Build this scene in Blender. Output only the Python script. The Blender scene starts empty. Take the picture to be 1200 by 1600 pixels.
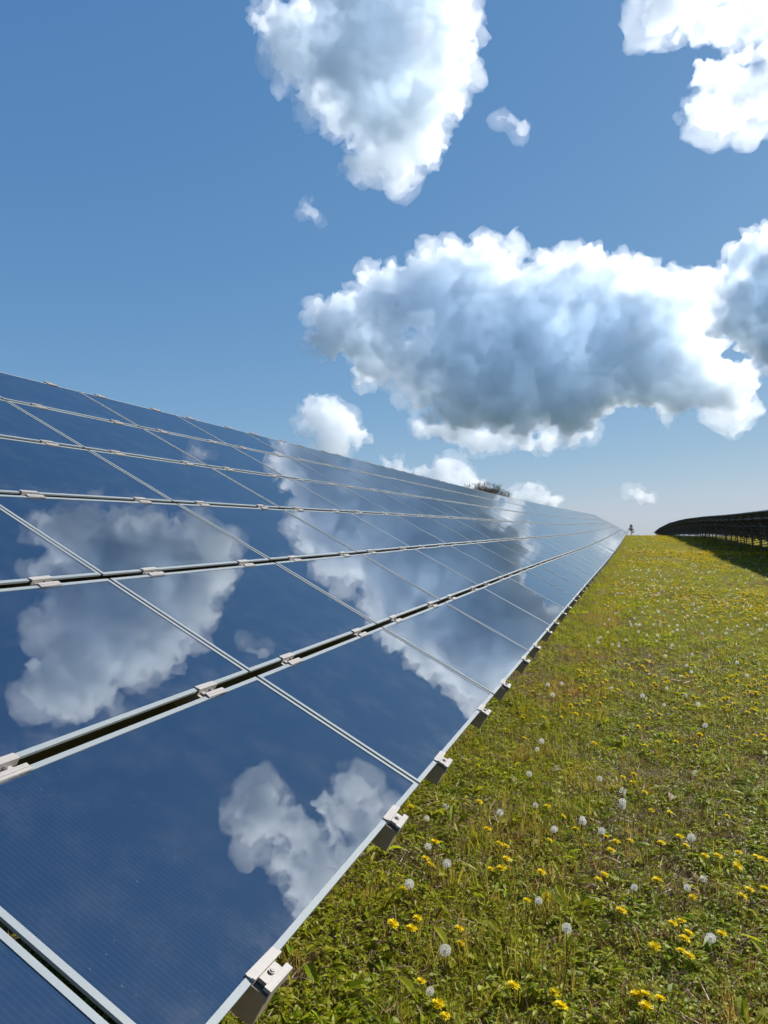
import bpy, bmesh, math, random
import numpy as np
from mathutils import Vector, Matrix, Euler

scene = bpy.context.scene
rng = np.random.default_rng(7)
random.seed(7)

# ---------------------------------------------------------------- camera
# world frame: +Y runs along the rows of panels, +X is down-slope (sun side), z = 0 is the ground at the camera
FPX, CAM_Z = 1206.1, 1.40
CR = Vector((0.951317, 0.308215, 0.0))
CU = Vector((0.006026, -0.018598, 0.999809))
CF = Vector((-0.308156, 0.951135, 0.019550))
cam_data = bpy.data.cameras.new("camera")
cam_data.sensor_fit = 'VERTICAL'
cam_data.sensor_height = 24.0
cam_data.lens = FPX / 1600.0 * 24.0
cam_data.clip_start = 0.05
cam_data.clip_end = 20000.0
cam = bpy.data.objects.new("camera", cam_data)
scene.collection.objects.link(cam)
cam.matrix_world = Matrix(((CR.x, CU.x, -CF.x, 0), (CR.y, CU.y, -CF.y, 0), (CR.z, CU.z, -CF.z, CAM_Z), (0, 0, 0, 1)))
scene.camera = cam

def pix_dir(px, py):
    """direction in the world of a pixel of the 1200 x 1600 photograph"""
    d = CF + CR * ((px - 600.0) / FPX) + CU * ((800.0 - py) / FPX)
    return d.normalized()

# ---------------------------------------------------------------- sun, sky and clouds
SUN_DIR = Vector((0.96, 0.90, 1.0)).normalized()
SUN_EL = math.asin(SUN_DIR.z)
SUN_AZ = math.atan2(SUN_DIR.x, SUN_DIR.y)
sun_data = bpy.data.lights.new("sun", 'SUN')
sun_data.energy = 4.8
sun_data.angle = math.radians(0.53)
sun_data.color = (1.0, 0.95, 0.87)
sun = bpy.data.objects.new("sun", sun_data)
scene.collection.objects.link(sun)
sun.rotation_euler = SUN_DIR.to_track_quat('Z', 'Y').to_euler()
sun.location = (60, 70, 80)

class NT:
    """small helper around a node tree"""
    def __init__(self, tree):
        self.t = tree; self.n = tree.nodes; self.l = tree.links
    def new(self, kind, **kw):
        nd = self.n.new(kind)
        for k, v in kw.items():
            setattr(nd, k, v)
        return nd
    def put(self, sock, val):
        if isinstance(val, bpy.types.NodeSocket):
            self.l.new(val, sock)
        elif val is not None:
            sock.default_value = val
    def math(self, op, a, b=None, c=None, clamp=False):
        nd = self.new('ShaderNodeMath', operation=op, use_clamp=clamp)
        for i, v in enumerate((a, b, c)):
            if v is not None: self.put(nd.inputs[i], v)
        return nd.outputs[0]
    def vmath(self, op, a, b=None, scale=None):
        nd = self.new('ShaderNodeVectorMath', operation=op)
        self.put(nd.inputs[0], a)
        if b is not None: self.put(nd.inputs[1], b)
        if scale is not None: self.put(nd.inputs['Scale'], scale)
        return nd.outputs['Value'] if op in ('DISTANCE', 'DOT_PRODUCT', 'LENGTH') else nd.outputs[0]
    def noise(self, vec, scale, detail=4.0, rough=0.5, lac=2.0, out='Fac', dist=0.0):
        nd = self.new('ShaderNodeTexNoise', noise_dimensions='3D')
        self.put(nd.inputs['Vector'], vec)
        nd.inputs['Scale'].default_value = scale
        nd.inputs['Detail'].default_value = detail
        nd.inputs['Roughness'].default_value = rough
        nd.inputs['Lacunarity'].default_value = lac
        nd.inputs['Distortion'].default_value = dist
        return nd.outputs[out]
    def voronoi(self, vec, scale, detail=2.0, rough=0.5, feature='F1', smooth=0.5):
        nd = self.new('ShaderNodeTexVoronoi', feature=feature)
        self.put(nd.inputs['Vector'], vec)
        nd.inputs['Scale'].default_value = scale
        nd.inputs['Detail'].default_value = detail
        nd.inputs['Roughness'].default_value = rough
        if feature == 'SMOOTH_F1': nd.inputs['Smoothness'].default_value = smooth
        return nd.outputs['Distance']
    def ramp(self, val, lo, hi, a=0.0, b=1.0, smooth=True):
        nd = self.new('ShaderNodeMapRange', interpolation_type='SMOOTHSTEP' if smooth else 'LINEAR')
        self.put(nd.inputs[0], val)
        for i, v in enumerate((lo, hi, a, b)):
            self.put(nd.inputs[i + 1], v)
        return nd.outputs[0]
    def mix(self, fac, a, b):
        nd = self.new('ShaderNodeMix', data_type='RGBA')
        self.put(nd.inputs[0], fac)
        ia = [s for s in nd.inputs if s.name == 'A' and s.type == 'RGBA'][0]
        ib = [s for s in nd.inputs if s.name == 'B' and s.type == 'RGBA'][0]
        self.put(ia, a); self.put(ib, b)
        return [s for s in nd.outputs if s.type == 'RGBA'][0]

world = bpy.data.worlds.new("World")
scene.world = world
world.use_nodes = True
world.cycles.sampling_method = "MANUAL"
world.cycles.sample_map_resolution = 256
W = NT(world.node_tree)
W.n.clear()
wout = W.new('ShaderNodeOutputWorld')
bg = W.new('ShaderNodeBackground')
W.l.new(bg.outputs[0], wout.inputs[0])
sky = W.new('ShaderNodeTexSky', sky_type='NISHITA')
sky.sun_disc = False
sky.sun_elevation = SUN_EL
sky.sun_rotation = SUN_AZ
sky.altitude = 200
sky.air_density = 0.7
sky.dust_density = 0.3
sky.ozone_density = 5.0
SKY_STRENGTH = 0.11
EXPOSURE = 0.85
bg.inputs['Strength'].default_value = SKY_STRENGTH / 2 ** EXPOSURE

# summer haze: each channel of the clear sky is compressed towards a pale horizon
rgb = W.new('ShaderNodeSeparateXYZ'); W.put(rgb.inputs[0], W.vmath('SCALE', sky.outputs[0], scale=SKY_STRENGTH))
hz = W.new('ShaderNodeCombineXYZ')
for i, (ex, kk) in enumerate(((0.80, 0.765), (0.53, 0.677), (0.32, 0.722))):
    pale = W.math('MULTIPLY', W.math('POWER', rgb.outputs[i], ex), kk / SKY_STRENGTH)
    W.put(hz.inputs[i], W.math('SMOOTH_MIN', pale, (0.525, 0.615, 0.700)[i] / SKY_STRENGTH, 0.8))
clear = hz.outputs[0]
W.put(bg.inputs['Color'], clear)

# ---------------------------------------------------------------- picture settings
vs = scene.view_settings
vs.view_transform = 'Standard'
vs.look = 'None'
vs.exposure = EXPOSURE
vs.gamma = 1.0
vs.use_curve_mapping = False
scene.render.engine = 'CYCLES'
scene.cycles.use_denoising = True
scene.cycles.denoiser = 'OPENIMAGEDENOISE'
scene.cycles.denoising_input_passes = 'RGB_ALBEDO_NORMAL'
scene.cycles.denoising_prefilter = 'ACCURATE'
scene.cycles.use_adaptive_sampling = True
scene.cycles.adaptive_threshold = 0.03
scene.cycles.adaptive_min_samples = 16
scene.cycles.max_bounces = 40
scene.cycles.diffuse_bounces = 4
scene.cycles.glossy_bounces = 4
scene.cycles.transmission_bounces = 6
scene.cycles.volume_bounces = 36
scene.cycles.transparent_max_bounces = 8
scene.cycles.caustics_reflective = False
scene.cycles.caustics_refractive = False

# ================================================================ helpers
COL = scene.collection
def set_props(o, label=None, category=None, group=None, kind=None):
    if label: o['label'] = label
    if category: o['category'] = category
    if group: o['group'] = group
    if kind: o['kind'] = kind
    return o
def link(o, parent=None):
    COL.objects.link(o)
    if parent is not None: o.parent = parent
    return o
def mesh_obj(name, me, mat=None, parent=None):
    if mat is not None and not me.materials: me.materials.append(mat)
    return link(bpy.data.objects.new(name, me), parent)
def empty(name, loc=(0, 0, 0)):
    o = bpy.data.objects.new(name, None)
    o.empty_display_size = 0.2
    o.location = loc
    return link(o)
def make_mesh(name, verts, faces, mat=None, smooth=False):
    me = bpy.data.meshes.new(name)
    me.from_pydata([tuple(v) for v in verts], [], [tuple(f) for f in faces])
    me.update()
    if mat is not None: me.materials.append(mat)
    if smooth: me.polygons.foreach_set('use_smooth', [True] * len(me.polygons))
    return me
class Geo:
    """collects boxes, tubes and strips for one mesh"""
    def __init__(self): self.v = []; self.f = []
    def add(self, verts, faces):
        b = len(self.v); self.v += [tuple(p) for p in verts]; self.f += [tuple(i + b for i in f) for f in faces]
    def box(self, lo, hi, M=None):
        x0, y0, z0 = lo; x1, y1, z1 = hi
        vs = [Vector(p) for p in ((x0,y0,z0),(x1,y0,z0),(x1,y1,z0),(x0,y1,z0),(x0,y0,z1),(x1,y0,z1),(x1,y1,z1),(x0,y1,z1))]
        if M is not None: vs = [M @ p for p in vs]
        self.add(vs, [(0,3,2,1),(4,5,6,7),(0,1,5,4),(1,2,6,5),(2,3,7,6),(3,0,4,7)])
    def tube(self, pts, radii, n=6, cap=True):
        pts = [Vector(p) for p in pts]
        base = len(self.v)
        for i, p in enumerate(pts):
            t = (pts[min(i + 1, len(pts) - 1)] - pts[max(i - 1, 0)]).normalized()
            a = t.orthogonal().normalized(); b = t.cross(a)
            for k in range(n):
                w = 2 * math.pi * k / n
                self.v.append(tuple(p + (a * math.cos(w) + b * math.sin(w)) * radii[i]))
        for i in range(len(pts) - 1):
            for k in range(n):
                k2 = (k + 1) % n
                self.f.append((base + i * n + k, base + i * n + k2, base + (i + 1) * n + k2, base + (i + 1) * n + k))
        if cap:
            self.f.append(tuple(base + (len(pts) - 1) * n + k for k in range(n)))
            self.f.append(tuple(base + k for k in reversed(range(n))))
    def mesh(self, name, mat=None, smooth=False): return make_mesh(name, self.v, self.f, mat, smooth)

def new_mat(name):
    m = bpy.data.materials.new(name)
    m.use_nodes = True
    t = NT(m.node_tree)
    bs = [n for n in t.n if n.type == 'BSDF_PRINCIPLED'][0]
    return m, t, bs

# ---------------------------------------------------------------- the lie of the land
PROF = np.array([(-80,0.3),(-30,0.1),(0,0),(10,0),(16,-.03),(24,-.035),(34,0),(50,.09),(70,.2),(78,.25),(95,.28),(137,.05),(193,-.85),(241,-2.1),
                 (320,-5.0),(450,-11.0),(1000,-42.0),(3000,-150.0),(9000,-420.0)], float)
def dz(y):
    """height of the land along the rows (smoothed polyline)"""
    y = np.asarray(y, float)
    h = np.maximum(3.0, 0.06 * np.abs(y))
    return (np.interp(y - h, PROF[:,0], PROF[:,1]) + np.interp(y, PROF[:,0], PROF[:,1]) * 2 + np.interp(y + h, PROF[:,0], PROF[:,1])) / 4
def ground_z(x, y):
    x = np.asarray(x, float); y = np.asarray(y, float)
    cross = -0.014 * np.clip(x, -6, 40) - 0.03 * np.clip(x - 40, 0, 1e5) + 0.004 * np.clip(-x - 6, 0, 60)
    bump = 0.018 * np.sin(x * 1.7 + 0.6 * np.sin(y * 0.9)) * np.sin(y * 1.3 + 0.8) + 0.03 * np.sin(x * 0.43 + 1.0) * np.sin(y * 0.31)
    return dz(y) + cross + bump * np.exp(-np.abs(y) / 120.0) - 0.02
def pix_ground(px, py, lift=0.0):
    """where the ray through a pixel comes down on the ground (or `lift` above it)"""
    d = pix_dir(px, py); t = 2.0
    for _ in range(60):
        p = d * t; h = CAM_Z + p.z - (float(ground_z(p.x, p.y)) + lift)
        t = max(0.5, t + 0.9 * h / max(0.02, -d.z))
        if t > 400: return None
    p = d * t
    return Vector((p.x, p.y, float(ground_z(p.x, p.y))))

# ---------------------------------------------------------------- materials
def mat_ground():
    m, t, b = new_mat("meadow_soil")
    co = t.new('ShaderNodeTexCoord').outputs['Object']
    big = t.noise(co, 0.35, 4.0, 0.6)
    mid = t.noise(co, 2.3, 5.0, 0.65)
    fin = t.noise(co, 26.0, 4.0, 0.7)
    c = t.mix(t.ramp(mid, 0.38, 0.62), (0.22, 0.19, 0.022, 1), (0.25, 0.16, 0.05, 1))
    c = t.mix(t.ramp(big, 0.40, 0.62), c, (0.25, 0.21, 0.018, 1))
    c = t.mix(t.ramp(fin, 0.42, 0.62), c, (0.030, 0.024, 0.012, 1))
    dist = t.vmath('LENGTH', co)                                            # beyond the crest: unseen woods and fields, kept dark to cut yellow bounce into clouds
    land = t.mix(t.ramp(t.noise(co, 0.004, 3.0, 0.5), 0.45, 0.55), (0.020, 0.030, 0.018, 1), (0.040, 0.056, 0.034, 1))
    c = t.mix(t.ramp(dist, 110.0, 330.0), c, land)
    t.put(b.inputs['Base Color'], c)
    b.inputs['Roughness'].default_value = 0.95
    b.inputs['Specular IOR Level'].default_value = 0.1
    bp = t.new('ShaderNodeBump'); bp.inputs['Strength'].default_value = 0.9; bp.inputs['Distance'].default_value = 0.03
    t.put(bp.inputs['Height'], fin); t.put(b.inputs['Normal'], bp.outputs[0])
    return m
def mat_leaf(name, ca, cb, dry, transl=0.45, patch=True):
    m, t, b = new_mat(name)
    out = [n for n in t.n if n.type == 'OUTPUT_MATERIAL'][0]
    oi = t.new('ShaderNodeObjectInfo')
    geo = t.new('ShaderNodeNewGeometry')
    c = t.mix(oi.outputs['Random'], ca, cb)
    if patch:
        f = t.noise(geo.outputs['Position'], 0.55, 4.0, 0.65)
        c = t.mix(t.ramp(f, 0.44, 0.60, 0.0, 0.85), c, dry)
    v = t.noise(geo.outputs['Position'], 60.0, 1.0, 0.5)
    c = t.mix(t.ramp(v, 0.40, 0.62, 0.0, 0.35), c, dry)
    t.put(b.inputs['Base Color'], c)
    b.inputs['Roughness'].default_value = 0.48
    b.inputs['Specular IOR Level'].default_value = 0.30
    tr = t.new('ShaderNodeBsdfTranslucent'); t.put(tr.inputs['Color'], c)
    mx = t.new('ShaderNodeMixShader'); mx.inputs[0].default_value = transl
    t.l.new(b.outputs[0], mx.inputs[1]); t.l.new(tr.outputs[0], mx.inputs[2]); t.l.new(mx.outputs[0], out.inputs[0])
    return m
def mat_plain(name, col, rough=0.5, metal=0.0, var=0.0, scale=8.0, spec=0.5, transl=0.0):
    m, t, b = new_mat(name)
    if var > 0:
        co = t.new('ShaderNodeTexCoord').outputs['Object']
        n = t.noise(co, scale, 5.0, 0.6)
        dark = tuple(c * (1 - var) for c in col[:3]) + (1,)
        cc = t.mix(t.ramp(n, 0.35, 0.65), dark, tuple(col[:3]) + (1,))
        t.put(b.inputs['Base Color'], cc)
        t.put(b.inputs['Roughness'], t.ramp(n, 0.3, 0.7, min(1, rough + 0.12), max(0.02, rough - 0.08)))
    else:
        b.inputs['Base Color'].default_value = tuple(col[:3]) + (1,)
        b.inputs['Roughness'].default_value = rough
    b.inputs['Metallic'].default_value = metal
    b.inputs['Specular IOR Level'].default_value = spec
    if transl > 0:
        out = [n for n in t.n if n.type == 'OUTPUT_MATERIAL'][0]
        tr = t.new('ShaderNodeBsdfTranslucent'); tr.inputs['Color'].default_value = tuple(col[:3]) + (1,)
        mx = t.new('ShaderNodeMixShader'); mx.inputs[0].default_value = transl
        t.l.new(b.outputs[0], mx.inputs[1]); t.l.new(tr.outputs[0], mx.inputs[2]); t.l.new(mx.outputs[0], out.inputs[0])
    return m
def mat_glass():
    """dark thin-film module: mirror-like cover glass over nearly black blue film with fine scribe lines"""
    m, t, b = new_mat("thin_film_glass")
    co = t.new('ShaderNodeTexCoord').outputs['Object']
    oi = t.new('ShaderNodeObjectInfo')
    sep = t.new('ShaderNodeSeparateXYZ'); t.put(sep.inputs[0], co)
    ln = t.math('PINGPONG', t.math('MULTIPLY', sep.outputs[0], 1.0 / 0.0103), 0.5)      # one scribe line per cell, 10 mm apart
    line = t.ramp(ln, 0.0, 0.16, 1.0, 0.0)
    film = t.mix(oi.outputs['Random'], (0.004, 0.010, 0.028, 1), (0.006, 0.014, 0.036, 1))
    t.put(b.inputs['Base Color'], t.mix(t.math('MULTIPLY', line, 0.13), film, (0.05, 0.085, 0.15, 1)))
    wco = t.vmath('ADD', co, t.vmath('SCALE', oi.outputs['Location'], scale=3.7))
    dust = t.noise(wco, 7.0, 7.0, 0.7)
    spot = t.ramp(t.noise(wco, 95.0, 2.0, 0.5), 0.735, 0.765)
    low = t.ramp(sep.outputs[1], -0.272, -0.20, 0.5, 0.0)                  # dirt washed down to the lower edge
    film2 = b.inputs['Base Color'].links[0].from_socket
    dirt = t.math('ADD', t.math('MULTIPLY', t.ramp(dust, 0.42, 0.78), 0.05), t.math('ADD', t.math('MULTIPLY', spot, 0.16), t.math('MULTIPLY', low, t.ramp(dust, 0.4, 0.7, 0.0, 0.16))))
    t.put(b.inputs['Base Color'], t.mix(dirt, film2, (0.30, 0.29, 0.26, 1)))
    speck = t.ramp(t.noise(co, 160.0, 2.0, 0.5), 0.74, 0.80)
    t.put(b.inputs['Roughness'], t.math('ADD', t.ramp(dust, 0.4, 0.75, 0.012, 0.03), t.math('MULTIPLY', speck, 0.25)))
    b.inputs['IOR'].default_value = 2.8
    b.inputs['Specular Tint'].default_value = (0.86, 0.94, 1.0, 1)
    wv = t.vmath('ADD', co, t.vmath('SCALE', oi.outputs['Location'], scale=3.7))
    bp = t.new('ShaderNodeBump'); bp.inputs['Strength'].default_value = 1.0; bp.inputs['Distance'].default_value = 0.00045
    t.put(bp.inputs['Height'], t.noise(wv, 3.4, 1.5, 0.45)); t.put(b.inputs['Normal'], bp.outputs[0])
    return m
M_GROUND = mat_ground()
M_GRASS = mat_leaf("grass_blades", (0.18, 0.24, 0.012, 1), (0.36, 0.315, 0.016, 1), (0.37, 0.22, 0.065, 1), 0.6)
M_WEED = mat_leaf("broad_leaves", (0.17, 0.28, 0.008, 1), (0.38, 0.385, 0.012, 1), (0.34, 0.27, 0.014, 1), 0.6, False)
M_DRY = mat_leaf("dry_litter", (0.30, 0.21, 0.13, 1), (0.13, 0.075, 0.045, 1), (0.42, 0.34, 0.25, 1), 0.25, False)
M_RUST = mat_leaf("reddish_stalks", (0.13, 0.055, 0.022, 1), (0.16, 0.10, 0.035, 1), (0.18, 0.12, 0.05, 1), 0.3, False)
M_GLASS = mat_glass()
M_FRAME = mat_plain("anodised_frame", (0.205, 0.235, 0.25), 0.45, 0.0, 0.10, 5.0)
M_CLAMP = mat_plain("milled_aluminium", (0.33, 0.31, 0.29), 0.42, 0.1, 0.12, 30.0)
M_BOLT = mat_plain("steel_bolt", (0.30, 0.28, 0.27), 0.35, 0.8, 0.2, 60.0)
M_RAIL = mat_plain("weathered_rail", (0.33, 0.28, 0.22), 0.55, 0.3, 0.25, 6.0)
M_STEEL = mat_plain("galvanised_steel", (0.33, 0.34, 0.35), 0.5, 0.6, 0.25, 4.0)
M_GAP_SHADE = mat_plain("gap_shade_steel", (0.10, 0.088, 0.078), 0.8, 0.0, 0.25, 4.0, 0.1)  # purlin colour darkened so the gaps between panels read as deep shade
M_REAR = mat_plain("weathered_steel", (0.22, 0.20, 0.18), 0.6, 0.2, 0.25, 4.0, 0.3)
M_BACK = mat_plain("panel_back", (0.085, 0.070, 0.060), 0.45, 0.0, 0.2, 2.0)
M_PETAL = mat_plain("dandelion_petals", (0.80, 0.63, 0.008), 0.6, 0.0, 0.18, 90.0, 0.2, 0.35)
M_STEM = mat_plain("dandelion_stem", (0.17, 0.14, 0.05), 0.5, 0.0, 0.3, 20.0, 0.3, 0.3)
M_BRACT = mat_plain("dandelion_bracts", (0.08, 0.13, 0.03), 0.5, 0.0, 0.0, 1.0, 0.3)
M_FLUFF = mat_plain("seed_fluff", (0.86, 0.86, 0.83), 0.8, 0.0, 0.0, 1.0, 0.1, 0.5)
M_SEED = mat_plain("seeds", (0.16, 0.12, 0.08), 0.7)
M_BARK = mat_plain("bare_branches", (0.085, 0.066, 0.050), 0.9, 0.0, 0.3, 3.0, 0.1)
M_FIR = mat_leaf("dark_needles", (0.022, 0.038, 0.016, 1), (0.035, 0.05, 0.02, 1), (0.05, 0.045, 0.02, 1), 0.2, False)
M_LEAFDRY = mat_plain("old_leaf", (0.48, 0.37, 0.25), 0.7, 0.0, 0.3, 60.0, 0.2, 0.3)

# ================================================================ the ground
def build_ground():
    xs = np.unique(np.concatenate([-np.geomspace(6, 5000, 40), np.arange(-6, 14.01, 0.35), np.geomspace(14, 5000, 40)]))
    ys = np.unique(np.concatenate([-np.geomspace(4, 80, 12), np.arange(-4, 30.01, 0.4), np.arange(30, 260, 3.0), np.geomspace(260, 9000, 40)]))
    X, Y = np.meshgrid(xs, ys)
    Z = ground_z(X, Y)
    v = np.stack([X.ravel(), Y.ravel(), Z.ravel()], 1)
    nx = len(xs)
    f = [(j * nx + i, j * nx + i + 1, (j + 1) * nx + i + 1, (j + 1) * nx + i) for j in range(len(ys) - 1) for i in range(nx - 1)]
    o = mesh_obj("ground", make_mesh("ground", v.tolist(), f, M_GROUND, True))
    set_props(o, "hummocky meadow soil and thatch between the two rows of panels", "ground", kind="structure")
build_ground()

# ================================================================ the long array on the left
PU, PV = 1.21, 0.602                      # pitch of the panels along the row and up the slope
LOW = Vector((-0.5653, 0.8912, CAM_Z - 0.7266))   # lower edge of the array at the first seam in view
SLOPE = Vector((-0.8830, 0.0, 0.46937)); NORM = Vector((0.46937, 0.0, 0.8830)); ROW = Vector((0, 1, 0))
C0, C1, NV = -4, 64, 6
PW, PH, FT = PU - 0.012, PV - 0.027, 0.013

def on_array(u, v, h=0.0):
    """u panels along the row, v panels up the slope, h metres off the glass"""
    y = LOW.y + u * PU
    return LOW + ROW * (u * PU) + SLOPE * (v * PV) + NORM * h + Vector((0, 0, float(dz(y))))
def slope_basis(y, wob=(0, 0)):
    g = float(dz(y + 0.6) - dz(y - 0.6)) / 1.2
    x = Vector((0, 1, g)).normalized(); z = (NORM - x * NORM.dot(x)).normalized(); yv = z.cross(x)
    R = Matrix((x, yv, z)).transposed()
    return R @ Euler((wob[0], wob[1], 0)).to_matrix()
def place(o, loc, R):
    o.matrix_local = Matrix.Translation(loc) @ R.to_4x4()

def panel_meshes():
    g = Geo(); a, b = PW / 2 - FT + 0.002, PH / 2 - FT + 0.002
    g.box((-a, -b, -0.006), (a, b, 0.0))
    glass = g.mesh("panel_glass", M_GLASS)
    g = Geo(); A, B = PW / 2, PH / 2; ai, bi = A - FT, B - FT
    z0, z1 = -0.0045, 0.0016
    g.box((-A, -B, z0), (A, -bi, z1)); g.box((-A, bi, z0), (A, B, z1))
    g.box((-A, -bi, z0), (-ai, bi, z1)); g.box((ai, -bi, z0), (A, bi, z1))
    return glass, g.mesh("panel_frame", M_FRAME)
def clamp_mesh(end):
    """two-winged clamp: x along the row, y up the slope; `end`: the lower wing hangs free on its own foot"""
    g = Geo(); L = 0.043
    for s in (-1, 1):
        def bx(y0, y1, x, z0, z1):
            a, b = sorted((y0 * s, y1 * s)); g.box((-x, a, z0), (x, b, z1))
        bx(0.0125, 0.0190, L, 0.0022, 0.0068); bx(0.0192, 0.0265, L, 0.0022, 0.0056)    # wing on the frame with its groove
        bx(0.0085, 0.0123, L, -0.010, 0.0068)                                            # inner leg
    g.box((-0.027, -0.0083, -0.010), (0.027, 0.0083, -0.006))                            # web, notched at both ends
    return g.mesh("clamp", M_CLAMP)
def end_clamp_mesh(sgn):
    """clamp at the edge of the array: one wing on the panel, a notched plate and a free outer bar"""
    g = Geo(); L = 0.045
    def bx(y0, y1, x, z0, z1):
        a, b = sorted((y0 * sgn, y1 * sgn)); g.box((-x, a, z0), (x, b, z1))
    bx(0.0150, 0.0205, L, 0.0022, 0.0062); bx(0.0207, 0.0280, L, 0.0022, 0.0052)
    bx(0.0095, 0.0148, L, 0.0015, 0.0085)
    bx(-0.0070, 0.0093, 0.026, -0.006, 0.0010)
    bx(-0.0180, -0.0072, L * 0.84, -0.002, 0.0042)
    bx(-0.0205, -0.0182, L * 0.84, -0.018, 0.0042)
    return g.mesh("end_clamp", M_CLAMP)
def bolt_mesh():
    g = Geo(); g.tube([(0, 0, -0.006), (0, 0, 0.0045)], [0.0055, 0.0055], 10)
    g.tube([(0, 0, 0.0045), (0, 0, 0.0062)], [0.0040, 0.0030], 10)
    return g.mesh("bolt", M_BOLT)

def build_array():
    root = empty("solar_array", (LOW.x, LOW.y, float(ground_z(LOW.x, LOW.y))))
    set_props(root, "long tilted array of dark blue mirror-like solar panels rising at the left", "solar array")
    org = root.location.copy()
    glass, frame = panel_meshes()
    cells = [(c, r) for c in range(C0, C1) for r in range(NV)]
    cells.sort(key=lambda cr: (on_array(cr[0] + .5, cr[1] + .5) - Vector((0, 0, CAM_Z))).length + (6.0 if cr[0] < -1 else 0.0))
    rr = random.Random(3)
    rest_g, rest_f = Geo(), Geo()
    colwob = {c: rr.gauss(0, 0.0013) for c in range(C0, C1)}
    for i, (c, r) in enumerate(cells):
        p = on_array(c + .5, r + .5) - org
        R = slope_basis(p.y + org.y, (rr.gauss(0, 0.0016), colwob[c] + rr.gauss(0, 0.0007)))
        if i < 300:
            o = mesh_obj("solar_panel", glass, None, root); place(o, p, R)
            mesh_obj("frame", frame, None, o)
        else:
            M = Matrix.Translation(p) @ R.to_4x4()
            rest_g.add([M @ v.co for v in glass.vertices], [tuple(f.vertices) for f in glass.polygons])
            rest_f.add([M @ v.co for v in frame.vertices], [tuple(f.vertices) for f in frame.polygons])
    o = mesh_obj("far_panels", rest_g.mesh("far_panels", M_GLASS), None, root); o['kind'] = 'stuff'
    o2 = mesh_obj("far_panel_frames", rest_f.mesh("far_panel_frames", M_FRAME), None, root); o2['kind'] = 'stuff'
    # clamps on every seam line, two to a panel, over sloping rails
    mid, lowc, topc, bolt = clamp_mesh(False), end_clamp_mesh(1), end_clamp_mesh(-1), bolt_mesh()
    spots = [(c + fr, j) for c in range(C0, C1) for fr in (0.208, 0.785) for j in range(NV + 1)]
    spots.sort(key=lambda s: (on_array(s[0], s[1]) - Vector((0, 0, CAM_Z))).length + (6.0 if s[0] < -1 else 0.0))
    rest = Geo()
    for i, (u, j) in enumerate(spots):
        du = rr.gauss(0, 0.006)
        off = 0.015 if j == 0 else (-0.015 if j == NV else 0.0)
        p = on_array(u + du, j) + SLOPE * off - org
        R = slope_basis(p.y + org.y) @ Euler((0, 0, rr.gauss(0, 0.02))).to_matrix()
        if j in (0, NV): p = p - SLOPE * (off * 1.0)
        me = lowc if j == 0 else (topc if j == NV else mid)
        if i < 300:
            o = mesh_obj("clamp", me, None, root); place(o, p, R)
            b = mesh_obj("bolt", bolt, None, o)
            b.location = (0, 0.001 if j == 0 else (-0.001 if j == NV else 0.0), 0.0)
        else:
            M = Matrix.Translation(p) @ R.to_4x4()
            rest.add([M @ v.co for v in me.vertices], [tuple(f.vertices) for f in me.polygons])
    o = mesh_obj("far_clamps", rest.mesh("far_clamps", M_CLAMP), None, root); o['kind'] = 'stuff'
    # sloping rails under the clamps
    g = Geo()
    g.box((-0.027, -0.0165, -0.070), (0.027, NV * PV + 0.02, -0.0115))
    rail = g.mesh("rail", M_RAIL)
    for c in range(C0, C1):
        for fr in (0.208, 0.785):
            p = on_array(c + fr, 0) - org
            o = mesh_obj("rail", rail, None, root); place(o, p, slope_basis(p.y + org.y))
    # purlins along the row and the posts that carry them
    for v in (1.3, 2.42, 3.55, 4.7):  # middle pair added, all widened, to hide lit ground behind the gaps
        g = Geo(); pts = []
        for u in range(C0, C1 + 1, 2):
            pts.append(on_array(u, v, -0.127) - org)
        for a, b in zip(pts, pts[1:]):
            d = (b - a); x = d.normalized(); z = (NORM - x * NORM.dot(x)).normalized(); yv = z.cross(x)
            g.box((0, -0.10, -0.055), (d.length, 0.10, 0.055), Matrix.Translation(a) @ Matrix((x, yv, z)).transposed().to_4x4())
        mesh_obj("purlin", g.mesh("purlin", M_GAP_SHADE), None, root)
        for u in range(C0 + 1, C1, 3):
            p = on_array(u + .1, v, -0.18); gz = float(ground_z(p.x, p.y)) - 0.3
            g = Geo(); g.box((-0.05, -0.035, gz - p.z), (0.05, 0.035, 0.0))
            o = mesh_obj("post", g.mesh("post", M_STEEL), None, root); o.location = p - org
build_array()

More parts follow.
